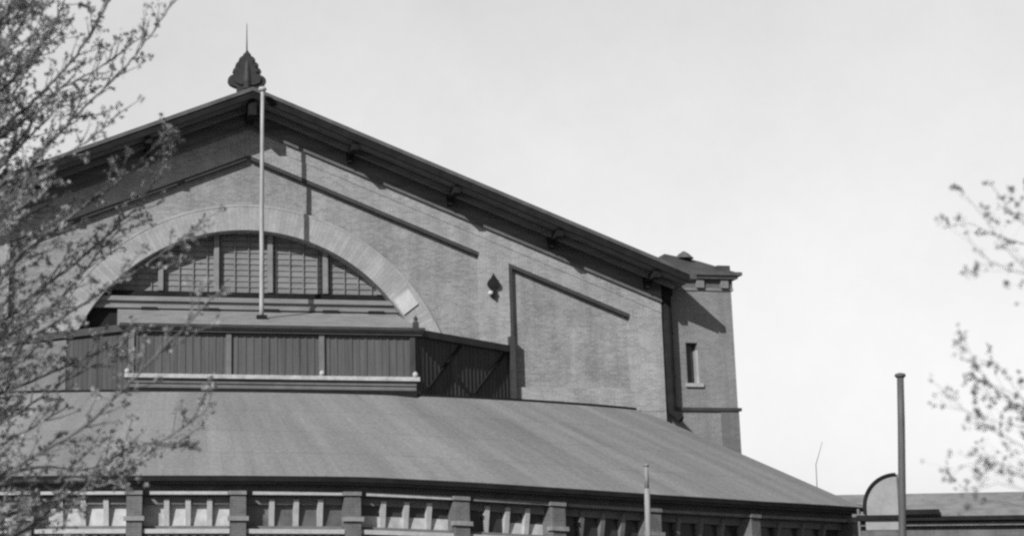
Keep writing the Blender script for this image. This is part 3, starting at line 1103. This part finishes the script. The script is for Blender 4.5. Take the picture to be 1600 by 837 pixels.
R2 = random.Random(8)
extra2 = []
for z0, z1, n_ in ((2.1, 3.1, 12), (4.15, 4.5, 3)):
    for _ in range(n_):
        s0 = Vector((1.35 + R2.uniform(-.25, .3), -47.8 + R2.uniform(-.8, .8), R2.uniform(z0, z1)))
        dv = Vector((-.8, R2.uniform(-.3, .3), R2.uniform(.1, .8))).normalized()
        pl = [s0]
        for k in range(3):
            dv = (dv + Vector((R2.gauss(0, .12), R2.gauss(0, .12), R2.gauss(0, .15)))).normalized()
            pl.append(pl[-1] + dv * R2.uniform(.12, .24))
        extra2.append([tuple(p) for p in pl])
for _ in range(26):
    s0 = Vector((3.4 + R2.uniform(-.6, .9), -49.0 + R2.uniform(-1.0, 1.0), R2.uniform(2.6, 5.6)))
    dv = Vector((.8, R2.uniform(-.7, .7), R2.uniform(.2, .9))).normalized()
    pl = [s0]
    for k in range(3):
        dv = (dv + Vector((R2.gauss(0, .12), R2.gauss(0, .12), R2.gauss(0, .15)))).normalized()
        pl.append(pl[-1] + dv * R2.uniform(.15, .3))
    extra2.append([tuple(p) for p in pl])
LIMBS2 = [[(2.55, -49.25, 1.3), (2.0, -49.1, 1.7), (1.5, -48.9, 2.1), (1.2, -48.8, 2.5)],
          [(2.5, -49.3, 1.9), (1.9, -49.4, 2.5), (1.4, -49.4, 3.1)],
          [(2.3, -49.2, 3.4), (1.9, -49.0, 3.8), (1.5, -48.9, 4.2)],
          [(2.5, -49.3, 2.2), (3.1, -49.0, 3.0), (3.5, -48.7, 4.0)],
          [(2.35, -49.2, 3.2), (2.8, -49.7, 4.2), (3.1, -49.9, 5.4)]]
tree('sparse_tree', 'sparse tree with small scattered leaf buds against the white sky beside the mast', (2.6, -49.2, 0),
     [(2.6, -49.2, 0), (2.5, -49.3, 2.0), (2.3, -49.2, 3.6), (2.2, -49.2, 6.0)], .16, RIGHT_BRANCHES, R2,
     dict(r0=.006, r1=.0016, tstep=.15, tlen=.34, lean=Vector((-.5, 0, .2)), size=.029, cnt=(3, 6), dens=.52, trad=.0012, leaf='leaf_grey', limb=.04), extra2, LIMBS2)

# ------------------------------------------------------------------ light, sky, camera
SUN_EL, SUN_AZ = math.radians(32.3), math.radians(224)
sd = Vector((math.sin(SUN_AZ) * math.cos(SUN_EL), math.cos(SUN_AZ) * math.cos(SUN_EL), math.sin(SUN_EL)))
ld = bpy.data.lights.new('sun', 'SUN')
ld.energy = 3.2
ld.angle = math.radians(.5)
ld.color = (1, 1, 1)
lo = bpy.data.objects.new('sun', ld)
lo.rotation_euler = sd.to_track_quat('Z', 'Y').to_euler()
lo.location = (-30, -40, 40)
COL.objects.link(lo)

wd = bpy.data.worlds.new('World')
S.world = wd
wd.use_nodes = True
nt = wd.node_tree
bg = nt.nodes['Background']
sk = nt.nodes.new('ShaderNodeTexSky')
sk.sky_type = 'NISHITA'
sk.sun_disc = False
sk.sun_elevation = SUN_EL
sk.sun_rotation = SUN_AZ
sk.air_density = 1.0
sk.dust_density = 1.0
sk.ozone_density = 1.0
# old plates see mostly blue and green: the sky as such a plate records it
sp = nt.nodes.new('ShaderNodeSeparateColor')
nt.links.new(sk.outputs[0], sp.inputs[0])


def wmath(op, a_, b_):
    n_ = nt.nodes.new('ShaderNodeMath')
    n_.operation = op
    for i, q in enumerate((a_, b_)):
        if isinstance(q, (int, float)):
            n_.inputs[i].default_value = q
        else:
            nt.links.new(q, n_.inputs[i])
    return n_.outputs[0]


lum = wmath('ADD', wmath('MULTIPLY', sp.outputs['Green'], .24), wmath('MULTIPLY', sp.outputs['Blue'], .72))
# added brightening of the northern sky behind the hall, keeping fill light low
wtc = nt.nodes.new('ShaderNodeTexCoord')
sx_ = nt.nodes.new('ShaderNodeSeparateXYZ')
nt.links.new(wtc.outputs['Generated'], sx_.inputs[0])
wn_ = nt.nodes.new('ShaderNodeTexNoise')
wn_.inputs['Scale'].default_value = 7
wn_.inputs['Detail'].default_value = 12
nt.links.new(wtc.outputs['Generated'], wn_.inputs['Vector'])
north_lift = nt.nodes.new('ShaderNodeMapRange')
north_lift.interpolation_type = 'SMOOTHSTEP'
north_lift.inputs['From Min'].default_value = -.1
north_lift.inputs['From Max'].default_value = .8
north_lift.inputs['To Min'].default_value = 0
north_lift.inputs['To Max'].default_value = 5.0
nt.links.new(sx_.outputs['Y'], north_lift.inputs['Value'])
wn2 = nt.nodes.new('ShaderNodeTexNoise')
wn2.inputs['Scale'].default_value = 70
wn2.inputs['Detail'].default_value = 8
wn2.inputs['Roughness'].default_value = .75
nt.links.new(wtc.outputs['Generated'], wn2.inputs['Vector'])
cl = wmath('MULTIPLY', north_lift.outputs['Result'], wmath('ADD', wmath('ADD', .71, wmath('MULTIPLY', wn2.outputs['Fac'], .14)), wmath('MULTIPLY', wn_.outputs['Fac'], .44)))
nt.links.new(wmath('ADD', wmath('MULTIPLY', lum, .78), cl), bg.inputs['Color'])
bg.inputs['Strength'].default_value = .062

cd = bpy.data.cameras.new('camera')
cd.sensor_width = 36
cd.lens = 54
cd.shift_x = .25
cd.clip_end = 4000
cd.dof.use_dof = True
cd.dof.focus_distance = 58
cd.dof.aperture_fstop = 1.15
co = bpy.data.objects.new('camera', cd)
co.location = (-6.79, -59.61, 1.7)
co.rotation_euler = (math.radians(101), 0, math.radians(-6.5))
COL.objects.link(co)
S.camera = co

S.cycles.use_denoising = False
S.cycles.max_bounces = 6
S.cycles.pixel_filter_type = 'BLACKMAN_HARRIS'
S.cycles.filter_width = 2.5
S.view_settings.view_transform = 'Standard'
S.view_settings.look = 'None'
S.view_settings.exposure = .55
S.view_settings.gamma = 1
